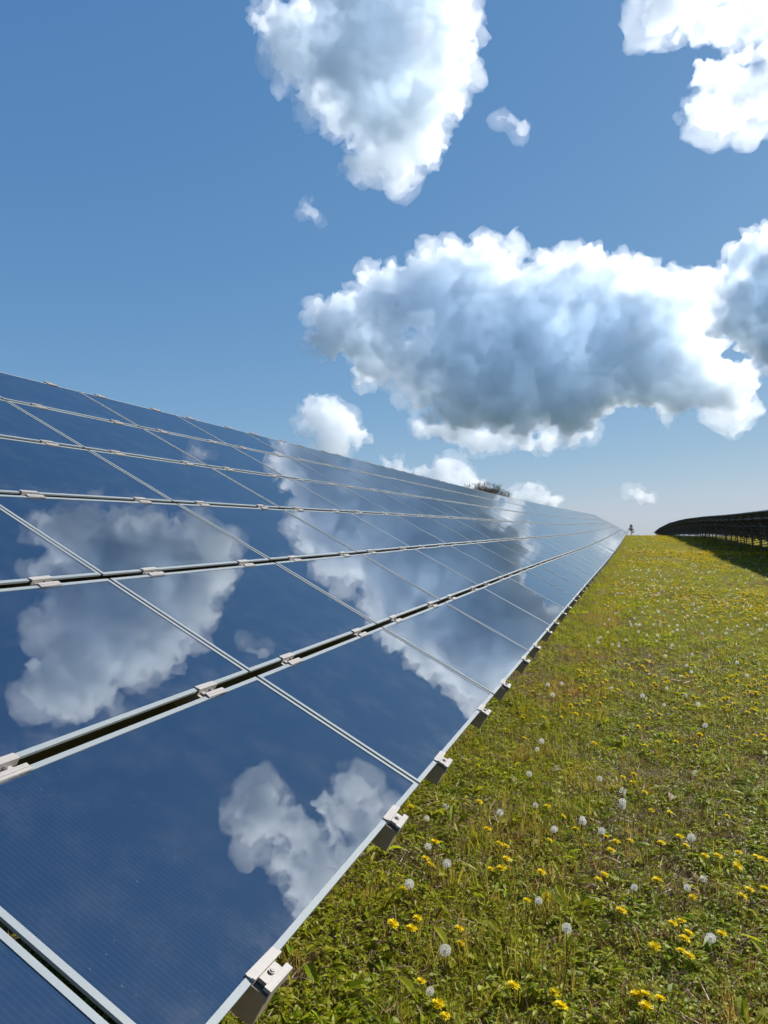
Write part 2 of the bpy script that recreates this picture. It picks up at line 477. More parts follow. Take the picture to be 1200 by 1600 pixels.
# ================================================================ the next row, seen from behind on the right
def build_rear_array():
    X_HI, RUN, RISE = 5.65, 3.19, 1.695
    Y0, Y1 = -6.0, 246.0
    prof_y = np.array([-10, 38, 52, 70, 97, 137, 193, 241, 260], float)
    prof_z = np.array([.74, .74, .76, .88, .94, .75, -.15, -1.4, -2.0], float) + CAM_Z
    zhi = lambda y: float(np.interp(y - 4, prof_y, prof_z) + np.interp(y + 4, prof_y, prof_z) + 2 * np.interp(y, prof_y, prof_z)) / 4
    root = empty("solar_array", (X_HI + RUN / 2, 40.0, float(ground_z(X_HI + RUN / 2, 40.0))))
    set_props(root, "far row of solar panels seen from behind, dark underside on steel posts at right", "solar array")
    org = root.location.copy()
    S = Vector((RUN, 0, -RISE)).normalized(); L = math.hypot(RUN, RISE)
    N = Vector((RISE, 0, RUN)).normalized()
    n = int((Y1 - Y0) / PU)
    g, gf = Geo(), Geo()
    for i in range(n):
        y = Y0 + (i + .5) * PU
        x = Vector((0, 1, (zhi(y + .6) - zhi(y - .6)) / 1.2)).normalized()
        nn = (N - x * N.dot(x)).normalized(); yv = nn.cross(x)
        for r in range(6):
            c = Vector((X_HI, y, zhi(y))) + S * ((r + .5) * L / 6) - org
            M = Matrix.Translation(c) @ Matrix((x, yv, nn)).transposed().to_4x4()
            g.box((-PW / 2, -PH / 2, -0.012), (PW / 2, PH / 2, 0.0), M)
            for s in (-1, 1):
                gf.box((-PW / 2, s * PH / 2 - .006, -0.034), (PW / 2, s * PH / 2 + .006, 0.004), M)
    o = mesh_obj("panel_backs", g.mesh("panel_backs", M_BACK), None, root); o['kind'] = 'stuff'
    o = mesh_obj("panel_edges", gf.mesh("panel_edges", M_REAR), None, root); o['kind'] = 'stuff'
    # clips along the upper edge
    g = Geo()
    for i in range(int(120 / 0.6)):
        y = Y0 + 0.3 + i * 0.605
        c = Vector((X_HI, y, zhi(y))) - org
        g.box((-0.03, -0.035, -0.03), (0.03, 0.035, 0.03), Matrix.Translation(c))
    o = mesh_obj("edge_clamps", g.mesh("edge_clamps", M_CLAMP), None, root); o['kind'] = 'stuff'
    # purlins
    for fr in (0.12, 0.36, 0.64, 0.88):
        g = Geo(); pts = [Vector((X_HI, y, zhi(y))) + S * (L * fr) - N * 0.12 - org for y in np.arange(Y0, Y1, 3.3)]
        for a, b in zip(pts, pts[1:]):
            d = b - a; x = d.normalized(); z = (N - x * N.dot(x)).normalized(); yv = z.cross(x)
            g.box((0, -.025, -.05), (d.length, .025, .05), Matrix.Translation(a) @ Matrix((x, yv, z)).transposed().to_4x4())
        mesh_obj("purlin", g.mesh("purlin", M_REAR), None, root)
    # trestles: a tall post, a short post, a sloping beam and a diagonal brace
    gb = Geo(); gb.box((0.05, -.03, -.20), (L - .05, .03, -.125))
    for k, y in enumerate(np.arange(Y0 + 1.0, Y1, 3.3)):
        top = Vector((X_HI, y, zhi(y)))
        x = S; z = N; yv = z.cross(x)
        o = mesh_obj("beam", bpy.data.meshes.get("beam") or gb.mesh("beam", M_REAR), None, root)
        o.matrix_local = Matrix.Translation(top - org) @ Matrix((x, yv, z)).transposed().to_4x4()
        feet = []
        for fr in (0.24, 0.80):
            p = top + S * (L * fr) - N * 0.19; gz = float(ground_z(p.x, p.y)) - .4
            g = Geo(); g.box((-.032, -.026, gz - p.z), (.032, .026, 0.0))
            q = mesh_obj("post", g.mesh("post", M_REAR), None, root); q.location = p - org
            feet.append((p, gz + .4))
        a = feet[0][0] - org; a.z = feet[0][1] - org.z + 0.35
        b = feet[1][0] - org
        g = Geo(); g.tube([a, b], [0.025, 0.025], 6)
        mesh_obj("brace", g.mesh("brace", M_REAR), None, root)
        if k % 6 == 2:      # lengthwise cross brace
            y2 = min(y + 3.3, Y1 - 1); t2 = Vector((X_HI, y2, zhi(y2))) + S * (L * .24) - N * .19
            g = Geo(); a2 = feet[0][0] - org; a2.z = feet[0][1] - org.z + .15
            g.tube([a2, t2 - org], [.02, .02], 6)
            mesh_obj("brace", g.mesh("brace", M_REAR), None, root)
build_rear_array()

# ================================================================ clouds
# each cumulus is a heap of puffs (direction x, y and apparent radius read off the photograph, as pixels; rows above
# y = 0 are seen mirrored in the panels), put at a cloud's usual distance and filled with scattering droplets, tinted to stand in for blue airlight
_perm = np.random.default_rng(99).permutation(4096).astype(np.int64)
_grad = np.random.default_rng(98).normal(size=(4096, 3)); _grad /= np.linalg.norm(_grad, axis=1)[:, None]
def perlin(p):
    """gradient noise of an array of points"""
    i = np.floor(p).astype(np.int64); f = p - i; u = f * f * f * (f * (f * 6 - 15) + 10); out = 0.0
    for dx in (0, 1):
        wx = u[:, 0] if dx else 1 - u[:, 0]; hx = _perm[(i[:, 0] + dx) & 4095]
        for dy in (0, 1):
            wy = u[:, 1] if dy else 1 - u[:, 1]; hy = _perm[(hx + i[:, 1] + dy) & 4095]
            for dz_ in (0, 1):
                wz = u[:, 2] if dz_ else 1 - u[:, 2]
                g = _grad[_perm[(hy + i[:, 2] + dz_) & 4095]]
                out = out + wx * wy * wz * (g[:, 0] * (f[:, 0] - dx) + g[:, 1] * (f[:, 1] - dy) + g[:, 2] * (f[:, 2] - dz_))
    return out
def fbm(p, octaves, gain, lac, billow=False):
    s = 0.0; a = 1.0
    for k in range(octaves):
        v = perlin(p * lac ** k + 17.3 * k)
        s = s + a * (np.abs(v) if billow else v); a *= gain
    return (s - s.mean()) / (s.std() + 1e-9)
def _ico(sub):
    bm = bmesh.new(); bmesh.ops.create_icosphere(bm, subdivisions=sub, radius=1.0)
    bm.verts.ensure_lookup_table()
    v = np.array([tuple(x.co) for x in bm.verts]); f = np.array([[x.index for x in g.verts] for g in bm.faces]); bm.free()
    return v, f
ICO = {k: _ico(k) for k in (1, 2, 3)}
def cloud_matter(name, mfp):
    m = bpy.data.materials.new(name); m.use_nodes = True
    t = NT(m.node_tree); t.n.clear()
    out = t.new('ShaderNodeOutputMaterial'); vs_ = t.new('ShaderNodeVolumeScatter')
    vs_.inputs['Color'].default_value = (1.0, 1.0, 1.0, 1)
    vs_.inputs['Density'].default_value = 1.0 / mfp
    vs_.inputs['Anisotropy'].default_value = 0.55
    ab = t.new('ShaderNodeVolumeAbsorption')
    ab.inputs['Color'].default_value = (0.0, 0.52, 0.96, 1); ab.inputs['Density'].default_value = 0.038 / mfp  # absorbs red: the blue airlight in front is put into the cloud colour
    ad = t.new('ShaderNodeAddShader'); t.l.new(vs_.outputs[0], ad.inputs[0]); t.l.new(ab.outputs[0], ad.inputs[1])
    t.l.new(ad.outputs[0], out.inputs['Volume'])
    return m
def cloud_mesh(name, puffs, dist, seed, voxel_px, rough_px, flat):
    r = random.Random(seed); unit = dist / FPX
    c0 = Vector((0, 0, 0))
    for x, y, rad in puffs: c0 += pix_dir(x, y) * dist
    c0 /= len(puffs); axis = c0.normalized()
    balls = []
    for x, y, rad in puffs:
        d = pix_dir(x, y); k = d.dot(CF)          # off the lens axis a pixel spans a smaller angle
        q = rad * unit * k * k ** 0.5 * 0.90
        c = d * (dist + r.gauss(0, q * .35)) - c0; balls.append((c, q, 3))
        for i in range(int(r.uniform(16, 24))):
            v = Vector((r.gauss(0, 1), r.gauss(0, 1), r.gauss(.2, .9))).normalized()
            q2 = q * r.uniform(.18, .44); c2 = c + v * (q * r.uniform(.74, .97)); balls.append((c2, q2, 2))
            for j in range(5):
                w = (v + Vector((r.gauss(0, .7), r.gauss(0, .7), r.gauss(.1, .7)))).normalized()
                balls.append((c2 + w * (q2 * .9), q2 * r.uniform(.25, .50), 1))
    V, T, base = [], [], 0
    for c, q, sub in balls:
        v, f = ICO[sub]; V.append(v * q + np.array(c)); T.append(f + base); base += len(v)
    V = np.concatenate(V); T = np.concatenate(T)
    ax = np.array(axis); V = V - np.outer((V @ ax) * (1 - flat), ax)
    me = bpy.data.meshes.new(name + "_raw")
    me.vertices.add(len(V)); me.vertices.foreach_set('co', V.ravel())
    me.loops.add(T.size); me.loops.foreach_set('vertex_index', T.ravel().astype(np.int32))
    me.polygons.add(len(T)); me.polygons.foreach_set('loop_start', np.arange(0, T.size, 3, dtype=np.int32))
    me.update(calc_edges=True)
    def fuse(src, nm):
        tmp = bpy.data.objects.new("tmp", src); COL.objects.link(tmp)
        md = tmp.modifiers.new("r", 'REMESH'); md.mode = 'VOXEL'; md.voxel_size = voxel_px * unit
        dg = bpy.context.evaluated_depsgraph_get()
        out = bpy.data.meshes.new_from_object(tmp.evaluated_get(dg)); out.name = nm
        bpy.data.objects.remove(tmp)
        # drop the closed pockets left inside the heap
        nv = len(out.vertices); ne = len(out.edges); ed = np.empty(ne * 2, np.int32); out.edges.foreach_get('vertices', ed); ed = ed.reshape(-1, 2)
        lab = np.arange(nv)
        while True:
            m = np.minimum(lab[ed[:, 0]], lab[ed[:, 1]]); old = lab.copy()
            np.minimum.at(lab, ed[:, 0], m); np.minimum.at(lab, ed[:, 1], m)
            lab = lab[lab]; lab = lab[lab]
            if np.array_equal(old, lab): break
        cnt = np.bincount(lab, minlength=nv); big = cnt.argmax()
        bmx = bmesh.new(); bmx.from_mesh(out); bmx.verts.ensure_lookup_table()
        bmesh.ops.delete(bmx, geom=[bmx.verts[i] for i in np.nonzero(lab != big)[0]], context='VERTS')
        bmx.to_mesh(out); bmx.free(); out.update()
        out.polygons.foreach_set('use_smooth', [True] * len(out.polygons))
        return out
    out = fuse(me, name); bpy.data.meshes.remove(me)
    n = len(out.vertices); co = np.empty(n * 3); out.vertices.foreach_get('co', co); co = co.reshape(-1, 3)
    no = np.empty(n * 3); out.vertices.foreach_get('normal', no); no = no.reshape(-1, 3)
    sd = np.array((seed * 7.3, seed * 3.1, seed * 1.7))
    bil = fbm(co / (40 * unit) + sd, 5, 0.62, 2.1, True)
    fra = fbm(co / (70 * unit) - sd, 5, 0.62, 2.2)
    def variant(nm, off, ab, af):
        o2 = out.copy()
        c2 = co + no * ((off + ab * bil + af * fra) * unit)[:, None]
        o2.vertices.foreach_set('co', c2.ravel()); o2.update()
        o2.materials.clear()
        o3 = fuse(o2, nm)                         # heal the folds
        bpy.data.meshes.remove(o2)
        return o3
    core = variant(name + "_core", -0.22 * rough_px, 0.38 * rough_px, 0.24 * rough_px)
    edge = variant(name + "_edge", 0.40 * rough_px, 0.16 * rough_px, 0.85 * rough_px)
    bpy.data.meshes.remove(out)
    return core, edge, c0 + Vector((0, 0, CAM_Z))
CLOUDS = (
 ("tall grey-bellied cumulus cloud overhead at the top centre", 3000, 1.9, 16, 0.6, 14.5,
  [(475,55,70),(560,55,105),(650,35,95),(560,140,84),(622,155,94),(680,145,54),(590,222,50),(638,232,40),(552,255,22),(692,75,52),(448,66,32),
   (640,-60,92),(640,-140,58),(690,-155,46),(585,-45,62),(700,-110,50)]),
 ("ragged white cloud cut off by the upper right corner", 3000, 1.8, 20, 0.55, 24,
  [(1060,5,46),(1110,25,56),(1160,10,58),(1210,0,60),(1130,130,50),(1175,110,56),(1105,165,34),(1150,178,32),(1200,150,46),(1235,80,70),(1022,2,22),(1255,-30,50)]),
 ("broad heaped cumulus cloud with bright tops in the middle of the sky", 4200, 1.9, 15, 0.68, 12.5,
  [(540,505,52),(510,532,30),(600,475,56),(590,545,60),(655,455,58),(718,425,50),(760,430,46),(720,500,88),(680,575,66),(800,500,88),(850,455,56),(905,435,48),
   (760,590,88),(850,580,98),(930,470,66),(985,480,64),(1045,478,46),(1000,560,98),(1085,585,64),(1140,605,50),(900,628,60),(765,636,44),(830,640,36),(1035,615,44),(1175,600,24)]),
 ("dark grey cloud entering at the right edge beside the broad heap", 3400, 1.9, 14, 0.75, 8,
  [(1195,385,38),(1138,440,30),(1195,455,60),(1168,510,46),(1225,520,60),(1122,514,22),(1260,440,80)]),
 ("small heaped cloud low over the left array, under the broad heap's left end", 5200, 1.8, 9, 0.8, 19,
  [(500,650,33),(532,668,30),(480,668,20),(563,683,20),(486,627,15),(515,690,30)]),
 ("thin lit strip of cloud under the broad heap", 5600, 1.8, 9, 0.8, 19,
  [(655,672,17),(675,676,18),(700,679,20),(725,684,19),(750,688,19),(775,690,18),(800,691,17),(825,690,17),(850,689,17),(875,686,16),(900,682,16),(920,680,12)]),
 ("pale low cloud just above the upper edge of the array", 7000, 1.6, 7, 0.8, 19,
  [(692,738,22),(728,750,22),(662,736,12),(750,764,16),(708,760,22)]),
 ("tiny low cloud bank left of the pale low cloud", 7000, 1.6, 6, 0.8, 19, [(605,726,10),(622,730,12),(636,740,10)]),
 ("low cloud over the far end of the left array", 7500, 1.6, 7, 0.8, 19, [(826,768,16),(848,776,17),(866,784,12),(812,776,10)]),
 ("tiny round cloud low over the far right array", 7000, 1.4, 6, 0.8, 19, [(1000,775,12),(1014,777,10),(990,772,7)]),
 ("small wisp of cloud right of the tall cloud", 3200, 1.4, 10, 0.8, 34, [(802,186,12),(816,192,9),(783,184,6)]),
 ("thin wisp of cloud under the tall cloud", 3200, 1.4, 10, 0.8, 34, [(478,322,8),(492,328,8),(508,338,7),(456,320,5)]),
)
def build_clouds():
    mats = {}
    def matter(mfp):
        mfp = max(10, round(mfp / 10) * 10)
        if mfp not in mats: mats[mfp] = cloud_matter("cloud_droplets_%d" % mfp, mfp)
        return mats[mfp]
    for i, (lab, dist, vox, rough, flat, mfp, puffs) in enumerate(CLOUDS):
        core, edge, loc = cloud_mesh("cloud", puffs, dist, i + 1, vox, rough, flat)
        unit = dist / FPX
        root = empty("cloud", loc)
        set_props(root, lab, "cloud", "cumulus clouds in the blue sky")
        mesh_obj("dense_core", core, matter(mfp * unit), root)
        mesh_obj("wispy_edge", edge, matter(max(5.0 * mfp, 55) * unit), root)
        print("cloud", i, len(core.vertices))
build_clouds()

# ================================================================ meadow plants
def strip(g, base, direction, length, width, bend, n=3, fold=0.0, taper=1.0, twist=0.0):
    """a leaf or blade: a bent strip that narrows to a point"""
    d = Vector(direction).normalized()
    side = d.cross(Vector((0, 0, 1)))
    side = side.normalized() if side.length > 1e-3 else Vector((1, 0, 0))
    side = (Matrix.Rotation(twist, 3, d) @ side)
    p = Vector(base); seg = length / n
    rows = []
    for i in range(n + 1):
        t = i / n
        w = width * (1 - t ** taper * 0.96) * (0.75 + 0.25 * math.sin(math.pi * min(1, t * 1.6))) * 0.5
        rows.append((p - side * w, p + side * w))
        d = (d + Vector((0, 0, -bend / n)) * (0.6 + t)).normalized()
        p = p + d * seg
    b = len(g.v)
    for l, r in rows: g.v += [tuple(l), tuple(r)]
    for i in range(n): g.f.append((b + 2 * i, b + 2 * i + 1, b + 2 * i + 3, b + 2 * i + 2))
def broad_leaf(g, base, az, length, width, lift, droop):
    """an oblong leaf: narrow foot, widest past the middle, blunt tip, a little folded along its rib"""
    d = Vector((math.cos(az), math.sin(az), lift)).normalized(); side = Vector((-math.sin(az), math.cos(az), 0))
    prof = ((0, .10), (.3, .45), (.6, 1.0), (.85, .8), (1.0, .12))
    b = len(g.v)
    for t, w in prof:
        c = Vector(base) + d * (length * t) + Vector((0, 0, -droop * length * t * t))
        up = Vector((0, 0, width * 0.22 * w))
        g.v += [tuple(c - side * (width * w * .5) + up), tuple(c), tuple(c + side * (width * w * .5) + up)]
    for i in range(len(prof) - 1):
        a = b + 3 * i
        g.f += [(a, a + 1, a + 4, a + 3), (a + 1, a + 2, a + 5, a + 4)]
def tuft_mesh(name, kind, seed):
    r = random.Random(seed); g = Geo()
    if kind == 'grass':
        for _ in range(26):
            a = r.uniform(0, 6.283); q = r.random() ** .7 * 0.055
            ln = r.uniform(0.022, 0.062); lean = r.uniform(0.15, 1.1)
            a2 = a + r.gauss(0, .8)
            strip(g, (q * math.cos(a), q * math.sin(a), -0.004), (lean * math.cos(a2), lean * math.sin(a2), 1), ln, r.uniform(.0022, .0042), r.uniform(.2, 1.5), 3, twist=r.uniform(-1, 1))
        mat = M_GRASS
    elif kind == 'tall':
        for _ in range(20):
            a = r.uniform(0, 6.283); q = r.random() * 0.035
            ln = r.uniform(0.05, 0.115); lean = r.uniform(0.05, 0.6); a2 = a + r.gauss(0, .7)
            strip(g, (q * math.cos(a), q * math.sin(a), -0.004), (lean * math.cos(a2), lean * math.sin(a2), 1), ln, r.uniform(.0028, .0050), r.uniform(.2, 1.3), 4, twist=r.uniform(-1, 1))
        mat = M_GRASS
    elif kind == 'weed':
        for _ in range(15):
            a = r.uniform(0, 6.283); q = r.random() ** .6 * .05; h = r.uniform(0.0, .035)
            broad_leaf(g, (q * math.cos(a), q * math.sin(a), h), a + r.gauss(0, .9), r.uniform(.016, .042), r.uniform(.006, .014), r.uniform(-.1, 1.1), r.uniform(0, .7))
        mat = M_WEED
    elif kind == 'rosette':
        for k in range(9):
            a = k * 0.7 + r.gauss(0, .2)
            broad_leaf(g, (0, 0, 0.004), a, r.uniform(.06, .12), r.uniform(.013, .024), r.uniform(.25, .9), r.uniform(.2, .8))
        mat = M_WEED
    elif kind == 'clover':
        for _ in range(12):
            a = r.uniform(0, 6.283); q = r.random() ** .6 * .06; h = r.uniform(.012, .04)
            b0 = Vector((q * math.cos(a), q * math.sin(a), h))
            for k in range(3):
                broad_leaf(g, b0, a + k * 2.094, r.uniform(.008, .013), r.uniform(.007, .010), r.uniform(.0, .4), .2)
        mat = M_WEED
    elif kind == 'dry':
        for _ in range(30):
            a = r.uniform(0, 6.283); q = r.random() ** .6 * .07; a2 = r.uniform(0, 6.283)
            strip(g, (q * math.cos(a), q * math.sin(a), r.uniform(0, .022)), (math.cos(a2), math.sin(a2), r.uniform(-.1, .45)), r.uniform(.02, .07), r.uniform(.0016, .0055), r.uniform(0, .6), 2, twist=r.uniform(-1, 1))
        mat = M_DRY
    elif kind == 'stalk':
        for _ in range(9):
            a = r.uniform(0, 6.283); q = r.random() * .05; lean = r.uniform(0, .45)
            strip(g, (q * math.cos(a), q * math.sin(a), 0), (lean * math.cos(a), lean * math.sin(a), 1), r.uniform(.05, .15), r.uniform(.0014, .0026), r.uniform(0, .4), 2, taper=2.0, twist=r.uniform(-1.5, 1.5))
        mat = M_RUST
    return g.mesh(name, mat)

def scatter(name, protos, pts, scl, rot, idx):
    """one object: real plant meshes placed on given points with geometry nodes"""
    pc = bpy.data.collections.new(name + "_kinds")
    for i, me in enumerate(protos):
        pc.objects.link(bpy.data.objects.new("%s_%02d" % (name, i), me))
    me = bpy.data.meshes.new(name)
    me.vertices.add(len(pts)); me.vertices.foreach_set('co', np.asarray(pts, np.float32).ravel())
    for nm, ty, fld, dat in (("scl", 'FLOAT', 'value', scl), ("rot", 'FLOAT_VECTOR', 'vector', rot), ("idx", 'INT', 'value', idx)):
        at = me.attributes.new(nm, ty, 'POINT'); at.data.foreach_set(fld, np.asarray(dat, np.int32 if ty == 'INT' else np.float32).ravel())
    me.update()
    o = mesh_obj(name, me)
    ng = bpy.data.node_groups.new(name, 'GeometryNodeTree')
    ng.interface.new_socket("Geometry", in_out='INPUT', socket_type='NodeSocketGeometry')
    ng.interface.new_socket("Geometry", in_out='OUTPUT', socket_type='NodeSocketGeometry')
    gi, go = ng.nodes.new('NodeGroupInput'), ng.nodes.new('NodeGroupOutput')
    ip = ng.nodes.new('GeometryNodeInstanceOnPoints')
    ci = ng.nodes.new('GeometryNodeCollectionInfo')
    ci.inputs['Collection'].default_value = pc; ci.inputs['Separate Children'].default_value = True; ci.inputs['Reset Children'].default_value = True
    def attr(nm, ty):
        n = ng.nodes.new('GeometryNodeInputNamedAttribute'); n.data_type = ty; n.inputs['Name'].default_value = nm
        return n.outputs['Attribute']
    L = ng.links.new
    L(gi.outputs[0], ip.inputs['Points']); L(ci.outputs[0], ip.inputs['Instance'])
    ip.inputs['Pick Instance'].default_value = True
    L(attr("idx", 'INT'), ip.inputs['Instance Index']); L(attr("rot", 'FLOAT_VECTOR'), ip.inputs['Rotation']); L(attr("scl", 'FLOAT'), ip.inputs['Scale'])
    L(ip.outputs[0], go.inputs[0])
    mod = o.modifiers.new("plants", 'NODES'); mod.node_group = ng
    return o

def smooth_noise(x, y, f, seed):
    """cheap smooth 2-D value noise, 0..1"""
    r = np.random.default_rng(seed); tab = r.random((64, 64))
    gx, gy = x * f, y * f
    ix, iy = np.floor(gx).astype(int), np.floor(gy).astype(int)
    fx, fy = gx - ix, gy - iy; fx = fx * fx * (3 - 2 * fx); fy = fy * fy * (3 - 2 * fy)
    T = lambda a, b: tab[a % 64, b % 64]
    return (T(ix, iy) * (1 - fx) + T(ix + 1, iy) * fx) * (1 - fy) + (T(ix, iy + 1) * (1 - fx) + T(ix + 1, iy + 1) * fx) * fy

def view_points(n, d0, d1, power, xmin=-2.0, margin=1.25):
    """random ground points between two distances, over the strip of meadow the place shows (and a margin)"""
    out = []
    while sum(len(a) for a in out) < n:
        k = n * 3
        t = rng.random(k)
        d = (d0 ** power + t * (d1 ** power - d0 ** power)) ** (1 / power)
        s = rng.uniform(-0.5, 0.5 * margin + 0.02, k) + rng.choice([0, 0.0], k)
        xc = s * d * 1.0
        x = CR.x * xc + CF.x * d; y = CR.y * xc + CF.y * d
        ok = x > xmin
        out.append(np.stack([x[ok], y[ok]], 1))
    p = np.concatenate(out)[:n]
    return p[:, 0], p[:, 1]

def build_meadow():
    kinds = ['grass', 'grass', 'grass', 'tall', 'tall', 'weed', 'weed', 'weed', 'rosette', 'rosette', 'clover', 'clover', 'dry', 'dry', 'dry', 'stalk', 'stalk']
    protos = [tuft_mesh("plant_%s_%d" % (k, i), k, 100 + i) for i, k in enumerate(kinds)]
    by = {k: [i for i, kk in enumerate(kinds) if kk == k] for k in set(kinds)}
    P, S, R, I = [], [], [], []
    bands = ((1.2, 3.2, 9500, 1.0, 1.0), (3.2, 7.0, 19000, 1.0, 1.0), (7.0, 16.0, 34000, 1.05, 1.5), (16.0, 38.0, 46000, 1.35, 2.0), (38.0, 105.0, 60000, 1.9, 2.0))
    for d0, d1, n, sc, pw in bands:
        x, y = view_points(n, d0, d1, pw, xmin=-1.9)
        z = ground_z(x, y)
        green = smooth_noise(x, y, 0.9, 5) * .5 + smooth_noise(x, y, 2.6, 6) * .35 + smooth_noise(x, y, 7.0, 8) * .15
        under = np.clip((-0.45 - x) / 0.5, 0, 1)
        u = rng.random(n)
        idx = np.zeros(n, int)
        for k in range(n):
            gq = green[k]
            w = {'grass': .20 + .16 * gq, 'tall': .04 + .10 * max(0, gq - .5) + .16 * (0.05 < x[k] + .75 < .55), 'weed': .17 + .80 * max(0, gq - .25), 'rosette': .08,
                 'clover': .05 + .45 * max(0, gq - .38), 'dry': .30 + 1.0 * max(0, .62 - gq), 'stalk': .06 + .14 * max(0, .6 - gq)}
            tot = sum(w.values()); a = u[k] * tot
            for kk, ww in w.items():
                a -= ww
                if a <= 0: break
            idx[k] = by[kk][rng.integers(len(by[kk]))]
        s = sc * np.exp(rng.normal(0, .22, n)) * (0.80 + 0.35 * green)
        P.append(np.stack([x, y, z], 1)); S.append(s)
        R.append(np.stack([rng.normal(0, .16, n), rng.normal(0, .16, n), rng.uniform(0, 6.283, n)], 1)); I.append(idx)
    o = scatter("meadow_grass", protos, np.concatenate(P), np.concatenate(S), np.concatenate(R), np.concatenate(I))
    set_props(o, "short green grass, small leaves and brown litter covering the meadow", "grass", kind="stuff")
build_meadow()

# ---------------------------------------------------------------- dandelions
def flower_mesh(name, seed):
    r = random.Random(seed); g = Geo()
    for ring, (n, rad, z0, up) in enumerate(((26, .021, .004, .12), (22, .0165, .0055, .45), (16, .011, .007, .9), (9, .006, .008, 1.8))):
        for k in range(n):
            a = 6.283 * k / n + r.gauss(0, .06) + ring * .4
            d = Vector((math.cos(a), math.sin(a), up + r.gauss(0, .12))).normalized(); s = Vector((-math.sin(a), math.cos(a), 0))
            ln = rad * r.uniform(.88, 1.08); w = .0019
            b = Vector((0, 0, z0)) + Vector((math.cos(a), math.sin(a), 0)) * .002
            m = b + d * (ln * .6); e = b + d * ln + Vector((0, 0, -.0012 if ring == 0 else 0.0004))
            g.add([b - s * w * .5, b + s * w * .5, m + s * w, e + s * w * .75, e - s * w * .75, m - s * w], [(0, 1, 2, 5), (5, 2, 3, 4)])
    return g.mesh(name, M_PETAL)
def bract_mesh(name):
    g = Geo(); g.tube([(0, 0, -.010), (0, 0, -.006), (0, 0, .001), (0, 0, .0045)], [.0022, .0058, .0066, .0050], 8)
    for k in range(8):
        a = k * .785
        g.add([(.0055 * math.cos(a - .3), .0055 * math.sin(a - .3), -.003), (.0055 * math.cos(a + .3), .0055 * math.sin(a + .3), -.003), (.011 * math.cos(a), .011 * math.sin(a), -.009)], [(0, 1, 2)])
    return g.mesh(name, M_BRACT, True)
def clock_mesh(name, seed, part=1.0):
    """seed head: a ball of fine spokes, each with a tiny star of hairs at its tip"""
    r = random.Random(seed); g = Geo(); n = 120
    for k in range(n):
        z = 1 - 2 * (k + .5) / n; q = math.sqrt(max(0, 1 - z * z)); a = k * 2.39996
        if z < -.86 or r.random() > part: continue
        d = Vector((q * math.cos(a), q * math.sin(a), z)); o = d.orthogonal().normalized(); p = d.cross(o)
        R = .0185 * r.uniform(.93, 1.05)
        b, e = d * .004, d * (R * .80)
        g.add([b - o * .00018, b + o * .00018, e + o * .00018, e - o * .00018], [(0, 1, 2, 3)])
        t0 = r.uniform(0, 6.28)
        for j in range(7):
            w = t0 + j * .8976; h = (o * math.cos(w) + p * math.sin(w)); tip = d * (R * 1.02) + h * .0042; sd = d.cross(h) * .00030
            g.add([e - sd, e + sd, tip], [(0, 1, 2)])
    return g.mesh(name, M_FLUFF)
def seedball_mesh():
    g = Geo(); g.tube([(0, 0, -.004), (0, 0, -.002), (0, 0, .002), (0, 0, .004)], [.0015, .0042, .0042, .0015], 8)
    return g.mesh("seed_core", M_SEED, True)
def stem_mesh(name, h, seed):
    r = random.Random(seed); g = Geo(); pts = []; bx, by = r.gauss(0, .012), r.gauss(0, .012)
    for i in range(5):
        t = i / 4; pts.append((bx * (t * t - 1), by * (t * t - 1), -h * (1 - t)))
    g.tube(pts, [.0022, .0020, .0018, .0017, .0016], 6)
    return g.mesh(name, M_STEM, True)
FLOWERS = [flower_mesh("flower_head_%d" % i, 40 + i) for i in range(4)]
BRACT = bract_mesh("bracts")
CLOCKS = [clock_mesh("seed_head_%d" % i, 60 + i, p) for i, p in enumerate((1.0, 1.0, .95, .55))]
CORE = seedball_mesh()
STEMS = {h: [stem_mesh("stem_%d_%d" % (int(h * 100), i), h, 80 + i + int(h * 1000)) for i in range(3)] for h in (.05, .08, .11, .15)}

# heads read off the photograph, x and y in its pixels: yellow blooms, then white seed heads
Z7 = lambda l: [(700 + x / 2.4, 1250 + y / 2.4) for x, y in l]
Z3 = lambda l: [(300 + x / 2.4, 1100 + y / 2.4) for x, y in l]
Z6 = lambda l: [(800 + x / 3.0, 1000 + y / 3.0) for x, y in l]
YELLOW = Z7([(117,8),(147,100),(193,147),(218,182),(160,255),(200,258),(218,237),(380,150),(432,64),(478,105),(372,8),(350,298),(370,340),(296,408),(40,458),(48,513),
 (243,727),(400,705),(422,773),(610,180),(630,143),(592,153),(684,158),(585,288),(563,307),(648,418),(785,297),(842,488),(775,530),(886,522),(875,458),(900,490),
 (875,580),(905,608),(740,718),(795,775),(742,790),(762,33),(868,148),(890,187),(800,185),(830,53),(918,362),(962,210),(1012,212),(1083,237),(1155,205),(1180,240),
 (1090,185),(1047,83),(1130,357),(1102,387),(1187,340),(1025,507),(706,710)]) + \
 Z3([(910,522),(893,588),(875,570),(793,710),(845,782),(752,830),(822,872),(820,405),(858,1067),(922,1104),(948,1175)]) + \
 Z6([(50,212),(133,216),(98,240),(270,250),(320,232),(400,245),(498,242),(300,358),(230,365),(150,382),(48,362),(55,448),(240,328),(383,505),(590,405),(625,495),(682,480),
 (770,490),(880,457),(858,495),(690,340),(640,355),(572,630),(520,667),(622,708),(567,657),(958,626),(1010,420),(1090,243),(1125,335),(1105,353),(1115,478),(1140,452),(1185,485),(1175,440)])
